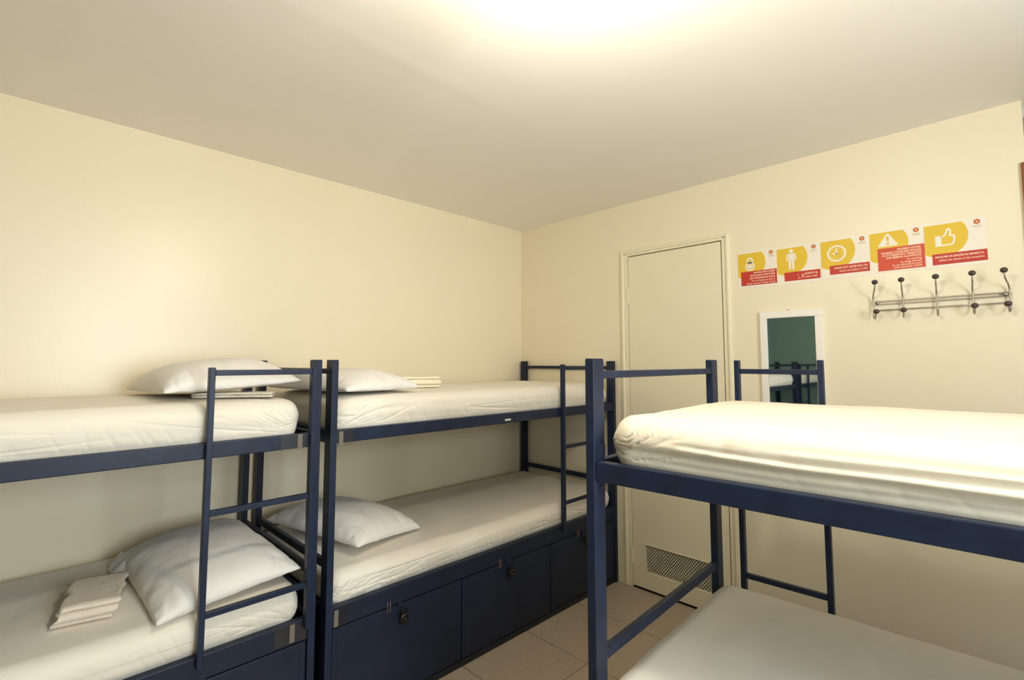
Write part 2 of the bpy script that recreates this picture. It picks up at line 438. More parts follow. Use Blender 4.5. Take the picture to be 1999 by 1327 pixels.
XF = 0.88
BA = dict(loc=(XF, -4.037, 0), L=2.007)                               # bed at the left edge of the view
BB = dict(loc=(XF, -1.990, 0), L=2.010)                               # bed in the corner
BC = dict(loc=(XF, -6.086, 0), L=2.007)                               # seen only in the mirror
WL = 0.88
bedA = bunk(BA['loc'], PI / 2, BA['L'], WL, 'navy metal bunk bed at the left edge of the view, ladder at its right end', (BA['L'] - PW - .018 - .350, BA['L'] - PW - .001, 1.434),
            tapes=((BA['L'] - .150, BA['L'] - .030, RZ0 - .004, RZ1 + .001, BA['L'] - .088), (BA['L'] - .150, BA['L'] - .032, .420, .488, BA['L'] - .095)))
bedB = bunk(BB['loc'], PI / 2, BB['L'], WL, 'navy metal bunk bed in the far corner with padlocked locker doors, beside the closet door', (2.010 - .587, 2.010 - .22, 1.440),
            tapes=((.0, .098, RZ0 - .012, RZ1 - .004, .036), (.0, .096, .414, .482, .034)), sticker=.965)
bedC = bunk(BC['loc'], PI / 2, BC['L'], WL, 'navy metal bunk bed reflected in the wall mirror, third along the left wall', (BC['L'] - PW - .018 - .350, BC['L'] - PW - .001, 1.434))
TH = math.radians(2.6)
O = Vector((1.9836, -1.7496)); U = Vector((math.cos(TH), math.sin(TH)))
OD = O - U * 0.0295
LD, WD = 2.0, 0.92
bedD = bunk((OD.x, OD.y, 0), TH, LD, WD, 'navy metal bunk bed standing free at the right, in front of the poster wall', (.094, .404, H), ladder_back=True, bolts=True)

def bedpos(loc, rz, x, y, z):
    c, s = math.cos(rz), math.sin(rz)
    return (loc[0] + x * c - y * s, loc[1] + x * s + y * c, z)

# ------------------------------------------------------------------ mattresses
def mattress(bed, x0, x1, y0, y1, z0, z1, label, m, seed, r_end=.06, fold=0.004, pleat=0.005, rail_top=None, crown=.007, wall_rise=0.0, bulge=.018, edge=.042, res=1.0, swoop=0.0, group='sheeted mattresses'):
    loc, rz = bed
    hx, hy, hz = (x1 - x0) / 2, (y1 - y0) / 2, (z1 - z0) / 2
    cx, cy = (x0 + x1) / 2, (y0 + y1) / 2
    R = edge
    # section ring: list of (y, z, ny, nz, side, s)
    def ring(ins):
        a, b = hy - ins, hz - ins * 0.85
        rr = max(min(R, a * .95, b * .95), .004)
        pts = []
        def arc(ccx, ccz, a0, n):
            for k in range(n):
                t = a0 + (PI / 2) * k / n
                pts.append((ccx + rr * math.cos(t), ccz + rr * math.sin(t), math.cos(t), math.sin(t)))
        def seg(p, q, n, nr):
            for k in range(n):
                t = k / n
                pts.append((p[0] + (q[0] - p[0]) * t, p[1] + (q[1] - p[1]) * t, nr[0], nr[1]))
        # go +y side up, top to -y, -y side down, bottom
        ns = int(8 + 16 * res)
        seg((a, -b + rr), (a, b - rr), ns, (1, 0)); arc(a - rr, b - rr, 0, 8)
        seg((a - rr, b), (-a + rr, b), int(30 + 30 * res), (0, 1)); arc(-a + rr, b - rr, PI / 2, 8)
        seg((-a, b - rr), (-a, -b + rr), ns, (-1, 0)); arc(-a + rr, -b + rr, PI, 4)
        seg((-a + rr, -b), (a - rr, -b), 8, (0, -1)); arc(a - rr, -b + rr, 1.5 * PI, 4)
        return pts
    st = []
    ne = 9
    for k in range(ne): a = (PI / 2) * k / ne; st.append((-hx + r_end * (1 - math.sin(a)) if False else -hx + r_end - r_end * math.cos(a), r_end * (1 - math.sin(a))))
    nmid = int(90 + 300 * res)
    for k in range(nmid + 1): st.append((-hx + r_end + (2 * hx - 2 * r_end) * k / nmid, 0.0))
    for k in range(ne): a = (PI / 2) * (k + 1) / ne; st.append((hx - r_end + r_end * math.sin(a), r_end * (1 - math.cos(a))))
    bm = bmesh.new(); rings = []
    rt = rail_top
    for (sx, ins) in st:
        row = []
        for (y, z, ny, nz) in ring(ins):
            zz = z
            de = min(sx + hx, hx - sx)
            # crown and sag of the top
            if nz > 0.3:
                zz += crown * (1 - (y / hy) ** 2) * min(1, de / .2) * nz
                zz += wall_rise * max(0, y / hy) * nz
                zz += .004 * noise.noise(Vector((sx * 3 + seed, y * 4, seed * 1.7))) * nz
                zz += .0018 * noise.noise(Vector((sx * 9 + seed, y * 12, seed))) * nz
                nt_ = noise.noise(Vector((sx * 4.0 + y * 2.6 + seed, y * 5.0 - sx, seed * 1.3)))
                zz -= .0016 * math.exp(-(nt_ / .05) ** 2) * max(0, noise.noise(Vector((sx * 2 + seed, y * 3, 4.4))) + .15) * nz
            yy = y
            up = (z + hz) / (2 * hz)
            zabs = z + (z0 + z1) / 2
            k = 1.0
            if rt is not None: k = max(0, min(1, (zabs - rt) / .03))
            if abs(ny) > .3:
                sg = 1 if ny > 0 else -1
                bl = bulge * math.sin(PI * max(0, min(1, (zabs - (rt or z0)) / (z1 - (rt or z0))))) ** .7
                f = fold * 1.5 * noise.noise(Vector((sx * 1.6 + seed, up * 3.5 + sx * .5, seed + sg)))
                hgt = max(0.0, zabs - (rt or z0))
                # creases fanning up from the lower corners
                ang = math.atan2(hgt + .012, de + .015); rad = math.hypot(hgt, de)
                n1 = noise.noise(Vector((ang * 7.5 + seed, rad * 3.0, seed * 2 + sg)))
                cr = math.exp(-(n1 / .07) ** 2) * math.exp(-rad / .30) * (1.0 if de > .004 else 0)
                n1b = noise.noise(Vector((ang * 16 + seed * 3, rad * 5.0, seed + sg)))
                cr += .5 * math.exp(-(n1b / .09) ** 2) * math.exp(-rad / .16)
                # long shallow creases along the side
                n2 = noise.noise(Vector((sx * .75 + seed * 2, up * 3.6 + swoop * math.cos(sx * 2.2) * .5, seed + sg * 2)))
                cr2 = math.exp(-(n2 / .035) ** 2) * max(0, noise.noise(Vector((sx * 2.3 + seed, up * 2, 9.1))) + .25)
                # short tugs above the rail
                n3 = noise.noise(Vector((sx * 15 + hgt * 9 + seed, hgt * 6, seed * 4 + sg)))
                cr3 = math.exp(-(n3 / .10) ** 2) * math.exp(-hgt / .035)
                pl = -pleat * (1.1 * cr + .75 * cr2 * (1 - .8 * swoop) + .55 * cr3 * (1 - .7 * swoop))
                if swoop:
                    wob = .05 * noise.noise(Vector((sx * 3.1, seed, 2.0)))
                    for (c0, amp, b0, p0, dp, wd, xa, xb) in ((.70, .10, 1.7, .3, .9, .035, -.8, .1), (.52, .06, 2.6, 1.4, .7, .05, -.95, -.2), (.62, .08, 1.9, 2.2, .8, .04, -.35, .6), (.36, .05, 1.2, .6, 1.0, .06, -.9, .9), (.80, .05, 2.2, .2, .6, .03, -.6, .5)):
                        ew = max(0, min(1, (sx - xa) / .15)) * max(0, min(1, (xb - sx) / .15))
                        g = (up - (c0 - amp * math.cos(sx * b0 + p0) + wob)) / wd
                        pl -= pleat * dp * ew * math.exp(-g * g)
                        pl += pleat * .5 * dp * ew * math.exp(-((g + 1.8) ** 2))
                    pl -= .010 * math.exp(-((hgt - .022) / .026) ** 2)
                yy += sg * abs(ny) * (bl + (f + pl) * k)
            xo = 0
            if de < r_end * 1.3:
                xo = (1 if sx > 0 else -1) * fold * 1.2 * noise.noise(Vector((y * 7 + seed, up * 3, seed * 5))) * k
            row.append(bm.verts.new((sx + xo, yy, zz)))
        rings.append(row)
    n = len(rings[0])
    for i in range(len(rings) - 1):
        for k in range(n):
            bm.faces.new((rings[i][k], rings[i][(k + 1) % n], rings[i + 1][(k + 1) % n], rings[i + 1][k]))
    for rg in (rings[0], rings[-1]):
        c = Vector((0, 0, 0))
        for v in rg: c += v.co
        c /= n
        prev = rg
        for s in (.66, .33):
            cur = [bm.verts.new(c + (v.co - c) * s) for v in rg]
            for k in range(n): bm.faces.new((prev[k], prev[(k + 1) % n], cur[(k + 1) % n], cur[k]))
            prev = cur
        cv = bm.verts.new(c)
        for k in range(n): bm.faces.new((prev[k], prev[(k + 1) % n], cv))
    o = obj('mattress', bm, m, None, True)
    # shift so that the origin is at the base
    for v in o.data.vertices: v.co.z += hz
    o.location = bedpos(loc, rz, cx, cy, z0)
    o.rotation_euler = (0, 0, rz)
    return tag(o, label, 'mattress', group)

bA, bB, bC, bD = (BA['loc'], PI / 2), (BB['loc'], PI / 2), (BC['loc'], PI / 2), ((OD.x, OD.y, 0), TH)
UZ0, UZ1 = RZ0 + .015, 1.310
LZ0, LZ1 = .458, .612
mattress(bA, .07, BA['L'] - .062, .037, WL - .037, UZ0, UZ1, 'white sheeted mattress on the top bunk at the left edge, pillow at its right end', 'sheet', 1.3, rail_top=RZ1, pleat=.007)
mattress(bA, .06, BA['L'] - .045, .037, WL - .037, LZ0, LZ1, 'white sheeted mattress on the lower bunk at the left edge, under the folded cloth', 'sheet', 4.1, r_end=.05, rail_top=BZ1, wall_rise=.008, crown=.008)
mattress(bB, .035, BB['L'] - .045, .037, WL - .037, UZ0, UZ1, 'white sheeted mattress on the top bunk in the far corner', 'sheet', 7.7, rail_top=RZ1, pleat=.009)
mattress(bB, .035, BB['L'] - .035, .037, WL - .037, LZ0, LZ1 - .004, 'wrinkled white sheeted mattress on the lower bunk in the far corner, above the lockers', 'sheet', 9.2, r_end=.05, rail_top=BZ1, crown=.007, pleat=.008)
mattress(bC, .07, BC['L'] - .06, .037, WL - .037, UZ0, UZ1, 'white mattress on the top bunk reflected in the wall mirror', 'sheet', 12.5, res=.3, rail_top=RZ1)
mattress(bC, .06, BC['L'] - .045, .037, WL - .037, LZ0, LZ1, 'white mattress on the lower bunk of the third bed, behind the camera', 'sheet', 14.2, res=.2, r_end=.05, rail_top=BZ1)
mattress(bD, .048, LD - .05, .037, WD - .037, UZ0, 1.305, 'cream sheeted mattress on the top bunk at the right, in front of the mirror', 'sheet_w', 17.9, r_end=.075, rail_top=RZ1, fold=.0065, pleat=.007, bulge=.024, swoop=1.0)
mattress(bD, .031, LD - .05, .037, WD - .037, LZ0, .600, 'smooth white mattress on the lower bunk at the bottom right', 'sheet', 21.4, r_end=.055, rail_top=BZ1, fold=.003, pleat=.003)

# ------------------------------------------------------------------ pillows
def pillow(loc, a, b, T, rz, tilt, label, seed, roll=0.0, pinch=.035, pinch_bot=.16, hem=None):
    bm = bmesh.new(); n = 56
    top, bot = {}, {}
    for i in range(n + 1):
        for j in range(n + 1):
            u = -1 + 2 * i / n; v = -1 + 2 * j / n
            u = math.sin(u * PI / 2) * .6 + u * .4; v = math.sin(v * PI / 2) * .6 + v * .4
            x = a * u * (1 - pinch * (1 - v * v) * abs(u) ** 3); y = b * v * (1 - pinch * (1 - u * u) * abs(v) ** 3)
            h = max(0, (1 - abs(u) ** 2.8) * (1 - abs(v) ** 2.8)) ** .48
            w = .009 * noise.noise(Vector((u * 1.6 + seed, v * 1.6, seed))) + .0025 * noise.noise(Vector((u * 4.0 + seed, v * 4.0, seed * 2)))
            ed = max(abs(u), abs(v))
            pe = v if abs(u) > abs(v) else u
            sd = (3 if u > 0 else 5) if abs(u) > abs(v) else (7 if v > 0 else 9)
            ne_ = noise.noise(Vector((pe * 3.6 + (1 - ed) * 1.5 * noise.noise(Vector((pe * 2, seed, sd))), seed, sd * 1.3)))
            w -= .008 * math.exp(-(ne_ / .09) ** 2) * max(0, (ed - .45) / .55) ** 1.3 * (1 if ed < .985 else .2)
            nl = noise.noise(Vector((u * 1.7 - v * 1.2 + seed, v * 1.4 + u * .6, seed * 3)))
            w -= .0035 * math.exp(-(nl / .045) ** 2)
            e = .004 * noise.noise(Vector((u * 7 + seed, v * 7, 5 + seed))) * (1 if ed > .98 else 0)
            zt = T * h + w * min(1, h * 3) + e
            zb = -T * pinch_bot * h + e
            tv = bm.verts.new((x, y, zt)); top[i, j] = tv
            if i in (0, n) or j in (0, n): bot[i, j] = tv
            else: bot[i, j] = bm.verts.new((x, y, zb))
    for i in range(n):
        for j in range(n):
            bm.faces.new((top[i, j], top[i + 1, j], top[i + 1, j + 1], top[i, j + 1]))
            bm.faces.new((bot[i, j], bot[i, j + 1], bot[i + 1, j + 1], bot[i + 1, j]))
    # lower it so the lowest point is at z = 0 after tilting
    Rm = Matrix.Rotation(tilt, 4, 'Y') @ Matrix.Rotation(roll, 4, 'X')
    for v in bm.verts: v.co = Rm @ v.co
    zmin = min(v.co.z for v in bm.verts)
    for v in bm.verts: v.co.z -= zmin
    o = obj('pillow', bm, 'pillow', None, True)
    o.location = loc; o.rotation_euler = (0, 0, rz)
    tag(o, label, 'pillow', 'pillows on the bunks')
    if hem:
        x0, w_ = hem
        bm = bmesh.new(); rows = []
        for k in range(25):
            t = -1 + 2 * k / 24
            y = b * .88 * t
            row = []
            for q in range(5):
                s = q / 4
                z = .012 * noise.noise(Vector((t * 5 + seed, s * 2, 3.3))) * (1 - .3 * s) + (1 - s) * .03 + .012
                row.append(((x0 + a * .06 - (w_ + a * .06) * s) + .006 * noise.noise(Vector((t * 6, seed, s))), y, max(z, .004)))
            rows.append(row)
        vv = [[bm.verts.new(p) for p in r] for r in rows]
        v2 = [[bm.verts.new((p[0], p[1], p[2] - .003)) for p in r] for r in rows]
        for k in range(24):
            for q in range(4):
                bm.faces.new((vv[k][q], vv[k + 1][q], vv[k + 1][q + 1], vv[k][q + 1])); bm.faces.new((v2[k][q], v2[k][q + 1], v2[k + 1][q + 1], v2[k + 1][q]))
        for k in range(24):
            bm.faces.new((vv[k][4], vv[k + 1][4], v2[k + 1][4], v2[k][4])); bm.faces.new((vv[k][0], v2[k][0], v2[k + 1][0], vv[k + 1][0]))
        for k in (0, 24):
            for q in range(4): bm.faces.new((vv[k][q], vv[k][q + 1], v2[k][q + 1], v2[k][q]))
        obj('pillowcase_hem', bm, 'pillow', o, True)
    return o

ZU, ZL = 1.320, .622
pillow((.455, -2.31, ZU + .012), .325, .235, .108, math.radians(2), math.radians(-1), 'white pillow on the top bunk at the left edge, behind the ladder', 2.1, roll=math.radians(3.5))
pillow((.52, -1.775, ZU), .335, .198, .090, math.radians(8), 0, 'white pillow on the top bunk in the corner, beside the cream folded cloth', 5.4)
pC = pillow((.505, -2.322, ZL), .348, .232, .105, math.radians(3), math.radians(2), 'crumpled white pillow on the lower bunk at the left, beside the folded cloth', 8.8, roll=math.radians(5))
pillow((.425, -1.700, ZL + .004), .322, .206, .108, math.radians(15), math.radians(1), 'white pillow on the lower bunk in the far corner', 11.3, roll=math.radians(-4.5))

# loose open end of the pillowcase at the far left of the crumpled pillow
bm = bmesh.new(); rows = []
for k in range(23):
    t = -.335 + .235 * k / 22; row = []
    for q in range(7):
        f_ = q / 6
        y = -.205 - (.055 - .015 * abs(t + .22) / .12) * f_ + .008 * noise.noise(Vector((t * 30, f_ * 2, 7.7)))
        z = .045 * (1 - f_) + .012 + .016 * noise.noise(Vector((t * 22, f_ * 1.5, 2.1)))
        row.append((t + .006 * noise.noise(Vector((t * 9, f_ * 3, 1.0))), y, max(z, .006)))
    rows.append(row)
up_ = [[bm.verts.new(p) for p in r] for r in rows]; dn_ = [[bm.verts.new((p[0], p[1], p[2] - .003)) for p in r] for r in rows]
for k in range(22):
    for q in range(6):
        bm.faces.new((up_[k][q], up_[k + 1][q], up_[k + 1][q + 1], up_[k][q + 1])); bm.faces.new((dn_[k][q], dn_[k][q + 1], dn_[k + 1][q + 1], dn_[k + 1][q]))
    bm.faces.new((up_[k][6], up_[k + 1][6], dn_[k + 1][6], dn_[k][6])); bm.faces.new((up_[k][0], dn_[k][0], dn_[k + 1][0], up_[k + 1][0]))
for k in (0, 22):
    for q in range(6): bm.faces.new((up_[k][q], up_[k][q + 1], dn_[k][q + 1], dn_[k][q]))
obj('pillowcase_hem', bm, 'pillow', pC, True)

# ------------------------------------------------------------------ folded cloths
def folded(loc, rz, w, d, layers, t, label, m, seed, skew=.0):
    """one strip of cloth folded back and forth, stacked in `layers`"""
    pts = []                                                           # centre line in (y, z)
    for L_ in range(layers):
        z = t * (L_ + .5) * 1.18
        ya, yb = -d / 2, d / 2 - .012 * (L_ % 2)
        rng = range(9)
        row = [(ya + (yb - ya) * k / 8, z) for k in rng]
        if L_ % 2: row.reverse()
        pts += row
        if L_ < layers - 1:
            yend = row[-1][0]; sg = 1 if L_ % 2 == 0 else -1
            for a in (-.9, 0, .9):
                pts.append((yend + sg * t * .75 * math.cos(a), z + t * .59 * (1 + math.sin(a))))
    n = len(pts); half = t * .5
    up, dn = [], []
    for i, p in enumerate(pts):
        q0, q1 = pts[max(i - 1, 0)], pts[min(i + 1, n - 1)]
        tx, tz = q1[0] - q0[0], q1[1] - q0[1]; l = math.hypot(tx, tz) or 1
        nx, nz = -tz / l, tx / l
        up.append((p[0] + nx * half, p[1] + nz * half)); dn.append((p[0] - nx * half, p[1] - nz * half))
    bm = bmesh.new(); NS = 26; rows = []
    for s in range(NS + 1):
        x = -w / 2 + w * s / NS
        r = []
        for side, arr in ((1, up), (-1, dn)):
            for i, p in enumerate(arr):
                lay = p[1] / t
                e = abs(2 * s / NS - 1) ** 6
                xo = (.012 * noise.noise(Vector((lay * 1.7 + seed, p[0] * 9, 1.1))) + .008 * noise.noise(Vector((lay * 4, p[0] * 25, seed)))) * e * (1 if x > 0 else 1.8)
                yo = .004 * noise.noise(Vector((x * 14, lay * 1.5 + seed, 2.2)))
                zo = .0035 * noise.noise(Vector((x * 16 + seed, p[0] * 16, lay * .6))) * min(1, lay / 1.5)
                r.append((x + xo + skew * lay * t, p[0] + yo, max(p[1] + zo, .0008)))
        rows.append([bm.verts.new(q) for q in r])
    for s in range(NS):
        A, B = rows[s], rows[s + 1]
        for i in range(n - 1):
            bm.faces.new((A[i], A[i + 1], B[i + 1], B[i])); bm.faces.new((A[n + i], B[n + i], B[n + i + 1], A[n + i + 1]))
        bm.faces.new((A[0], B[0], B[n], A[n])); bm.faces.new((A[n - 1], A[2 * n - 1], B[2 * n - 1], B[n - 1]))
    for rw in (rows[0], rows[-1]):
        for i in range(n - 1): bm.faces.new((rw[i], rw[n + i], rw[n + i + 1], rw[i + 1]))
    o = obj('folded_cloth', bm, m, None, True)
    o.location = loc; o.rotation_euler = (0, 0, rz)
    return tag(o, label, 'folded cloth', 'folded cloths on the bunks')

folded((.545, -2.668, ZL + .001), math.radians(79), .148, .262, 4, .0115, 'small stack of folded beige cloth on the lower bunk at the left', 'towel', 3.3, skew=.25)
folded((.70, -2.29, ZU - .001), math.radians(62), .27, .085, 2, .0085, 'folded cloth tucked under the pillow of the top bunk at the left edge', 'towel', 6.1)
folded((.47, -1.372, ZU - .001), math.radians(75), .27, .26, 4, .0125, 'cream folded cloth on the top bunk in the corner, next to the pillow', 'towel_c', 8.4)

# ------------------------------------------------------------------ padlocks
def padlock(bed, x, label):
    loc, rz = bed
    p = bedpos(loc, rz, x, -.014, BZ0 - .085)
    r = empty('padlock', p, rz, label, 'padlock', 'padlocks on the lockers')
    bm = bmesh.new()
    add_lathe(bm, [(.012, -.009), (.021, -.007), (.023, -.003), (.023, .003), (.021, .007), (.012, .009)], (0, 0, .023), 20, axis='y')
    obj('lock_body', bm, 'brass', r, True)
    bm = bmesh.new()
    add_tube(bm, [(-.012, 0, .040), (-.012, 0, .056)] + [(.012 * math.cos(a), 0, .056 + .012 * math.sin(a)) for a in [PI - PI * k / 8 for k in range(1, 8)]] + [(.012, 0, .056), (.012, 0, .040)], .0028, 8)
    obj('shackle', bm, 'brass', r, True)
    bm = bmesh.new(); add_lathe(bm, [(.004, -.0025), (.004, 0)], (0, -.009, .022), 12, axis='y')
    obj('keyhole_plate', bm, 'keyface', r)
    return r
xsB = [PW + (BB['L'] - 2 * PW) * k / 3 for k in range(4)]
padlock(bB, (xsB[0] + xsB[1]) / 2 - .02 + .012, 'round dark padlock on the locker door nearest the camera, under the corner bunk')
padlock(bB, (xsB[1] + xsB[2]) / 2 - .02 + .012, 'round dark padlock on the middle locker door under the corner bunk')
padlock(bB, (xsB[2] + xsB[3]) / 2 - .02 + .012, 'round dark padlock on the far locker door under the corner bunk, behind the ladder')
padlock(bA, (PW + (BA['L'] - 2 * PW) * 2.5 / 3) - .02 + .012, 'dark padlock under the left bunk beside its ladder foot, at the bottom edge')

# ------------------------------------------------------------------ mirror
mr = empty('wall_mirror', (1.978, YB, 1.05), 0, 'narrow wall mirror in a white frame reflecting a teal wall', 'mirror')
MX, MZ = .1515, .677
fw = .036
for q in ((-MX, MX, MZ - fw, MZ), (-MX, MX, 0, fw), (-MX, -MX + fw, fw, MZ - fw), (MX - fw, MX, fw, MZ - fw)):
    box('mirror_frame', q[0], q[1], -.018, -.001, q[2], q[3], 'white', mr, .003, 2)
box('mirror_glass', -MX + fw - .002, MX - fw + .002, -.010, -.002, fw - .002, MZ - fw + .002, 'mirror', mr)

# ------------------------------------------------------------------ coat rack
rk = empty('coat_rack', (2.576, YB, 1.66), 0, 'dull steel wall coat rack with five double hooks below the posters', 'coat rack')
def rz_(z): return z - 1.66
bm = bmesh.new()
for (z0, z1) in ((1.7255, 1.731), (1.739, 1.7445)): add_box(bm, -.233, .233, -.012, -.006, rz_(z0), rz_(z1), .001)
for x in (-.225, .225): add_box(bm, x - .010, x + .010, -.012, -.005, rz_(1.729), rz_(1.741), .001)
rb = obj('rack_bar', bm, 'steel', rk)
for x in (-.217, .217):
    bm = bmesh.new(); add_lathe(bm, [(.007, -.003), (.009, 0), (.009, .004)], (x, -.012, rz_(1.735)), 12, axis='y'); obj('screw', bm, 'keyface', rb, True)
    box('wall_spacer', x - .008, x + .008, -.006, -.0005, rz_(1.727), rz_(1.743), 'steel', rb)
bm = bmesh.new(); add_tube(bm, [(-.232, -.012, rz_(1.699)), (.232, -.012, rz_(1.699))], .0026, 8); obj('rack_rod', bm, 'steel', rk, True)
def sm(pts, n=5):
    P_ = [Vector(p) for p in pts]; out = []
    for i in range(len(P_) - 1):
        p0, p1, p2, p3 = P_[max(i - 1, 0)], P_[i], P_[i + 1], P_[min(i + 2, len(P_) - 1)]
        for k in range(n):
            t = k / n
            out.append(.5 * ((2 * p1) + (-p0 + p2) * t + (2 * p0 - 5 * p1 + 4 * p2 - p3) * t * t + (-p0 + 3 * p1 - 3 * p2 + p3) * t ** 3))
    out.append(P_[-1]); return out
KB = (2.344, 2.456, 2.576, 2.694, 2.806); KU = (2.365, 2.463, 2.582, 2.699, 2.794); KL = (2.362, 2.463, 2.582, 2.700, 2.799)
for i in range(5):
    x = KB[i] - 2.576
    ku, kl = KU[i] - 2.576, KL[i] - 2.576
    path = sm([(ku, -.086, rz_(1.820)), (ku + (x - ku) * .15, -.080, rz_(1.797)), (ku + (x - ku) * .4, -.064, rz_(1.785)), (ku + (x - ku) * .75, -.034, rz_(1.776)), (x, -.017, rz_(1.758)), (x, -.015, rz_(1.735)),
               (x, -.016, rz_(1.700)), (x, -.020, rz_(1.676)), (x + (kl - x) * .3, -.036, rz_(1.659)), (x + (kl - x) * .7, -.056, rz_(1.664)), (kl, -.064, rz_(1.684))])
    bm = bmesh.new(); add_tube(bm, path, .0031, 8)
    h = obj('hook', bm, 'steel', rk, True)
    ends = [((ku, -.088, rz_(1.826)), True)]
    if i != 2: ends.append(((kl, -.065, rz_(1.690)), True))
    for (c, _) in ends:
        bm = bmesh.new(); bmesh.ops.create_uvsphere(bm, u_segments=14, v_segments=10, radius=.0125)
        for v in bm.verts: v.co = Vector((v.co.x, v.co.y * .75, v.co.z * .92)) + Vector(c)
        obj('knob', bm, 'knob', h, True)

# ------------------------------------------------------------------ posters
FONT_SRC = {}
def text_mesh(s, size, bold=0.0):
    cu = bpy.data.curves.new('t', 'FONT'); cu.body = s; cu.size = size; cu.align_x = 'RIGHT'; cu.resolution_u = 2; cu.offset = bold
    to = bpy.data.objects.new('t', cu); COL.objects.link(to)
    dg = bpy.context.evaluated_depsgraph_get(); dg.update()
    me = bpy.data.meshes.new_from_object(to.evaluated_get(dg))
    bpy.data.objects.remove(to); bpy.data.curves.remove(cu)
    return me

PWD, PHT = .2035, .2045
def poster(xl, red, text, icon, label, rot=0.0, redm='red', dz=0.0):
    zt = 2.079 + dz
    r = empty('poster', (xl + PWD / 2, YB - .0004, zt - PHT), 0, label, 'poster', 'row of sign posters on the back wall')
    r.rotation_euler = (0, rot, 0)
    def P3(u, v, d): return ((u - .5) * PWD, -d, (1 - v) * PHT)
    def flat(pts, m, name, d0, d1, par=r):
        bm = bmesh.new(); add_prism(bm, pts, P3, d0, d1); return obj(name, bm, m, par)
    sheet = flat([(0, 0), (1, 0), (1, 1), (0, 1)], 'paper', 'poster_sheet', 0, .0012)
    # yellow disc clipped by the left and top edges
    cu, cv, R = .27, .32, .455
    pts = [(0, .045), (cu + math.sqrt(R * R - (cv - .045) ** 2), .045)]
    a0 = math.atan2(.045 - cv, math.sqrt(R * R - (cv - .045) ** 2)); a1 = math.atan2(math.sqrt(R * R - cu * cu), -cu)
    for k in range(1, 41): a = a0 + (a1 - a0) * k / 40; pts.append((cu + R * math.cos(a), cv + R * math.sin(a)))
    flat(pts, 'yellow', 'yellow_disc', .0012, .0015)
    flat([(red[0], red[1]), (1, red[1]), (1, red[2]), (red[0], red[2])], redm, 'red_panel', .0014, .0018)
    # emblem: scalloped ring with a pale centre
    lc = (.868, .095)
    ring = [(lc[0] + (.052 + .007 * math.cos(8 * a)) * math.cos(a), lc[1] + (.052 + .007 * math.cos(8 * a)) * math.sin(a)) for a in [2 * PI * k / 64 for k in range(64)]]
    e = flat(ring, 'logo', 'emblem', .0012, .0015)
    flat([(lc[0] + .022 * math.cos(a), lc[1] + .022 * math.sin(a)) for a in [2 * PI * k / 20 for k in range(20)]], 'logo_c', 'emblem_centre', .0014, .0018, e)
    bm = bmesh.new()
    for (u0, v0, ws) in ((.80, .172, (.016, .02, .012, .022, .02, .014)), (.80, .200, (.018, .014, .02, .012, .022, .022))):
        for w_ in ws:
            add_prism(bm, [(u0, v0), (u0 + w_, v0), (u0 + w_, v0 + .017), (u0, v0 + .017)], P3, .0012, .0014); u0 += w_ + .006
    tag(obj('emblem_caption', bm, 'tan', r), kind='stuff')
    # lettering
    bm = bmesh.new()
    for (s, ul, u, v, size, bold) in text:
        me = text_mesh(s, size * PHT, bold * .0004)
        wd = max(q.co.x for q in me.vertices) - min(q.co.x for q in me.vertices)
        me.transform(Matrix.Scale((u - ul) * PWD / wd, 4, (1, 0, 0)))
        Mx = Matrix(((1, 0, 0, (u - .5) * PWD), (0, 0, -1, -.0021), (0, 1, 0, (1 - v) * PHT), (0, 0, 0, 1)))
        me.transform(Mx); bm.from_mesh(me); bpy.data.meshes.remove(me)
    if len(bm.faces): obj('lettering', bm, 'ink', r, recalc=False)
    else: bm.free()
    bm = bmesh.new(); icon(bm, P3)
    obj('pictogram', bm, 'paper', r)
    return r

def circ(cu, cv, r, n=32): return [(cu + r * math.cos(2 * PI * k / n), cv + r * math.sin(2 * PI * k / n)) for k in range(n)]
def ringp(bm, P3, cu, cv, ro, ri, d0=.0014, d1=.0019, a0=0, a1=2 * PI, n=36):
    for k in range(n):
        t0, t1 = a0 + (a1 - a0) * k / n, a0 + (a1 - a0) * (k + 1) / n
        q = [(cu + ro * math.cos(t0), cv + ro * math.sin(t0)), (cu + ro * math.cos(t1), cv + ro * math.sin(t1)), (cu + ri * math.cos(t1), cv + ri * math.sin(t1)), (cu + ri * math.cos(t0), cv + ri * math.sin(t0))]
        v = [bm.verts.new(P3(a, b, d1)) for a, b in q]; bm.faces.new(v)
def stroke(bm, P3, pts, w, d1=.0019):
    for i in range(len(pts) - 1):
        (a, b), (c, d) = pts[i], pts[i + 1]
        l = math.hypot(c - a, d - b); nx, ny = -(d - b) / l * w / 2, (c - a) / l * w / 2
        ex, ey = (c - a) / l * w * .3, (d - b) / l * w * .3
        q = [(a - ex + nx, b - ey + ny), (c + ex + nx, d + ey + ny), (c + ex - nx, d + ey - ny), (a - ex - nx, b - ey - ny)]
        bm.faces.new([bm.verts.new(P3(x, y, d1 + i * .00001)) for x, y in q])
def poly(bm, P3, pts, d0=.0014, d1=.0019): add_prism(bm, pts, P3, d0, d1)

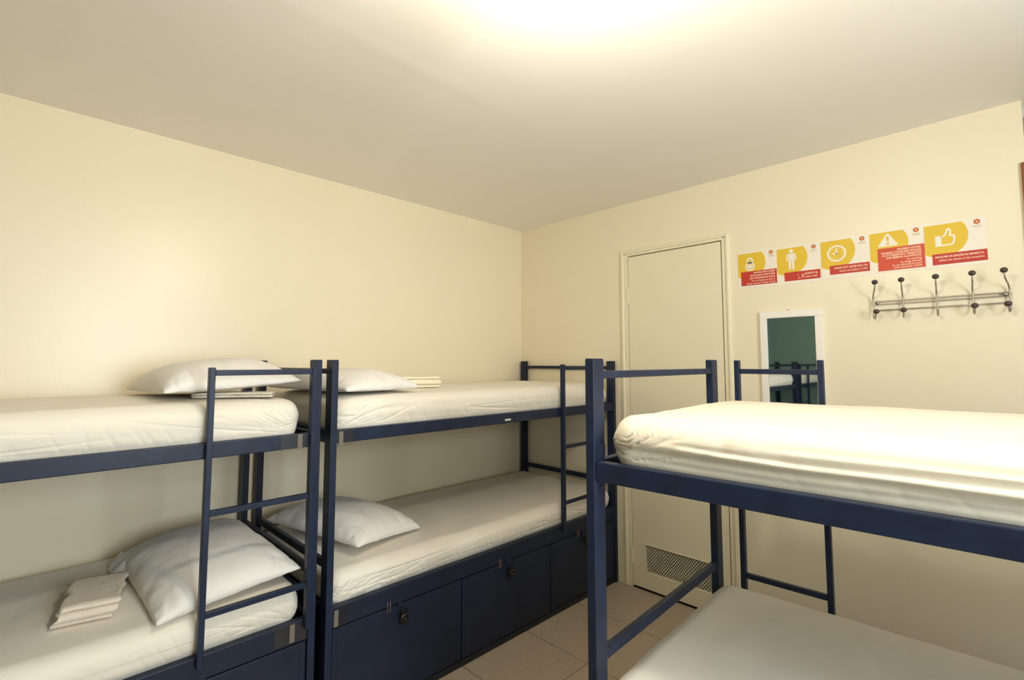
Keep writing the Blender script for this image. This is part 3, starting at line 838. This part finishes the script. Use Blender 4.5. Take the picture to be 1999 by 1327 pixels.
def ic_lock(bm, P3):
    ringp(bm, P3, .32, .255, .088, .046)
    ringp(bm, P3, .32, .415, .125, .088)
    poly(bm, P3, circ(.32, .415, .052))
    for k in range(9):
        a = 2 * PI * k / 9 + .2
        poly(bm, P3, [(.32 + rr * math.cos(a + da), .415 + rr * math.sin(a + da)) for rr, da in ((.05, -.14), (.09, -.12), (.09, .12), (.05, .14))])
def ic_man(bm, P3):
    c = .345
    poly(bm, P3, circ(c, .135, .05, 20))
    poly(bm, P3, [(c - .088, .20), (c + .088, .20), (c + .068, .235), (c + .066, .37), (c - .066, .37), (c - .068, .235)])
    for s in (-1, 1):
        poly(bm, P3, [(c + s * .074, .205), (c + s * .112, .215), (c + s * .122, .39), (c + s * .085, .39)])
        poly(bm, P3, [(c + s * .007, .375), (c + s * .066, .375), (c + s * .060, .625), (c + s * .016, .625)])
def ic_clock(bm, P3):
    ringp(bm, P3, .335, .375, .205, .165)
    stroke(bm, P3, [(.335, .25), (.335, .39)], .036); stroke(bm, P3, [(.335, .39), (.255, .375)], .034)
    for k in range(12):
        a = 2 * PI * k / 12; stroke(bm, P3, [(.335 + .128 * math.cos(a), .375 + .128 * math.sin(a)), (.335 + .145 * math.cos(a), .375 + .145 * math.sin(a))], .014)
def ic_warn(bm, P3):
    # rounded triangle with the exclamation mark left open
    c = .345
    poly(bm, P3, [(c, .085), (c - .02, .095), (c - .185, .355), (c - .17, .385), (c - .024, .385), (c - .024, .16), (c - .02, .15), (c, .145)])
    poly(bm, P3, [(c, .085), (c, .145), (c + .02, .15), (c + .024, .16), (c + .024, .385), (c + .17, .385), (c + .185, .355), (c + .02, .095)])
    poly(bm, P3, [(c - .024, .265), (c + .024, .265), (c + .024, .30), (c - .024, .30)])
    poly(bm, P3, [(c - .024, .345), (c + .024, .345), (c + .024, .385), (c - .024, .385)])
def ic_thumb(bm, P3):
    poly(bm, P3, [(.18, .30), (.285, .30), (.285, .53), (.18, .53)])
    stroke(bm, P3, [(.285, .335), (.335, .30), (.375, .225), (.385, .175), (.42, .17), (.44, .21), (.435, .27), (.425, .315), (.475, .315), (.50, .335), (.495, .40), (.485, .46), (.465, .505), (.40, .515), (.285, .515)], .034)

T = .058
poster(1.7165, (.075, .555, .945), [('MANTENHA SEUS LOCKERS', .41, .955, .625, .060, 1), ('BEM FECHADOS, NUNCA DEIXE', .32, .955, .70, .060, 1), ('SEUS PERTENCES DE VALOR', .30, .955, .775, .060, 1), ('do not forget to lock it', .35, .955, .845, .060, .5), ('please, use your locker & key', .22, .955, .915, .060, .5)], ic_lock,
       'square sign poster with a padlock pictogram, leftmost of the row above the mirror')
poster(1.9235, (.165, .69, .92), [('QUARTO RJ', .65, .935, .785, .062, 1), ('X', .56, .645, .865, .14, 1), ('male toilet', .665, .935, .865, .064, .5), ('no', .49, .545, .875, .062, .5), ('1', .505, .52, .80, .05, .5)], ic_man,
       'square sign poster with a standing man pictogram, second in the row', dz=-.004)
poster(2.1330, (.175, .675, .895), [('CHECK OUT ANTES DAS 11H.', .27, .965, .765, .066, 1), ('check out before 11AM', .38, .955, .845, .068, .5)], ic_clock,
       'square sign poster with a clock pictogram, middle of the row')
poster(2.3405, (.14, .425, .955), [('PROIBIDO FUMAR', .51, .935, .505, .060, 1), ('PROIBIDO CONSUMIR DROGAS', .21, .94, .565, .058, 1), ('NÃO É PERMITIDO TRANSITAR', .225, .94, .625, .058, 1), ('COM BEBIDAS ALCOÓLICAS', .29, .94, .685, .058, 1), ('no smoking', .68, .94, .75, .060, .5), ('no drugs allowed', .56, .945, .808, .060, .5), ('its not allowed to enter', .41, .95, .866, .060, .5), ('with alcoholic drinks', .435, .95, .92, .060, .5)], ic_warn,
       'square sign poster with a warning triangle and tall red panel, fourth in the row', redm='red4', dz=.003)
poster(2.5455, (.115, .695, .935), [('DEVOLVER OS LENÇÓIS NA RECEPÇÃO.', .165, .955, .785, .056, 1), ('deliver the sheets to the reception', .225, .955, .86, .058, .5)], ic_thumb,
       'square sign poster with a thumbs up pictogram, rightmost above the coat rack')
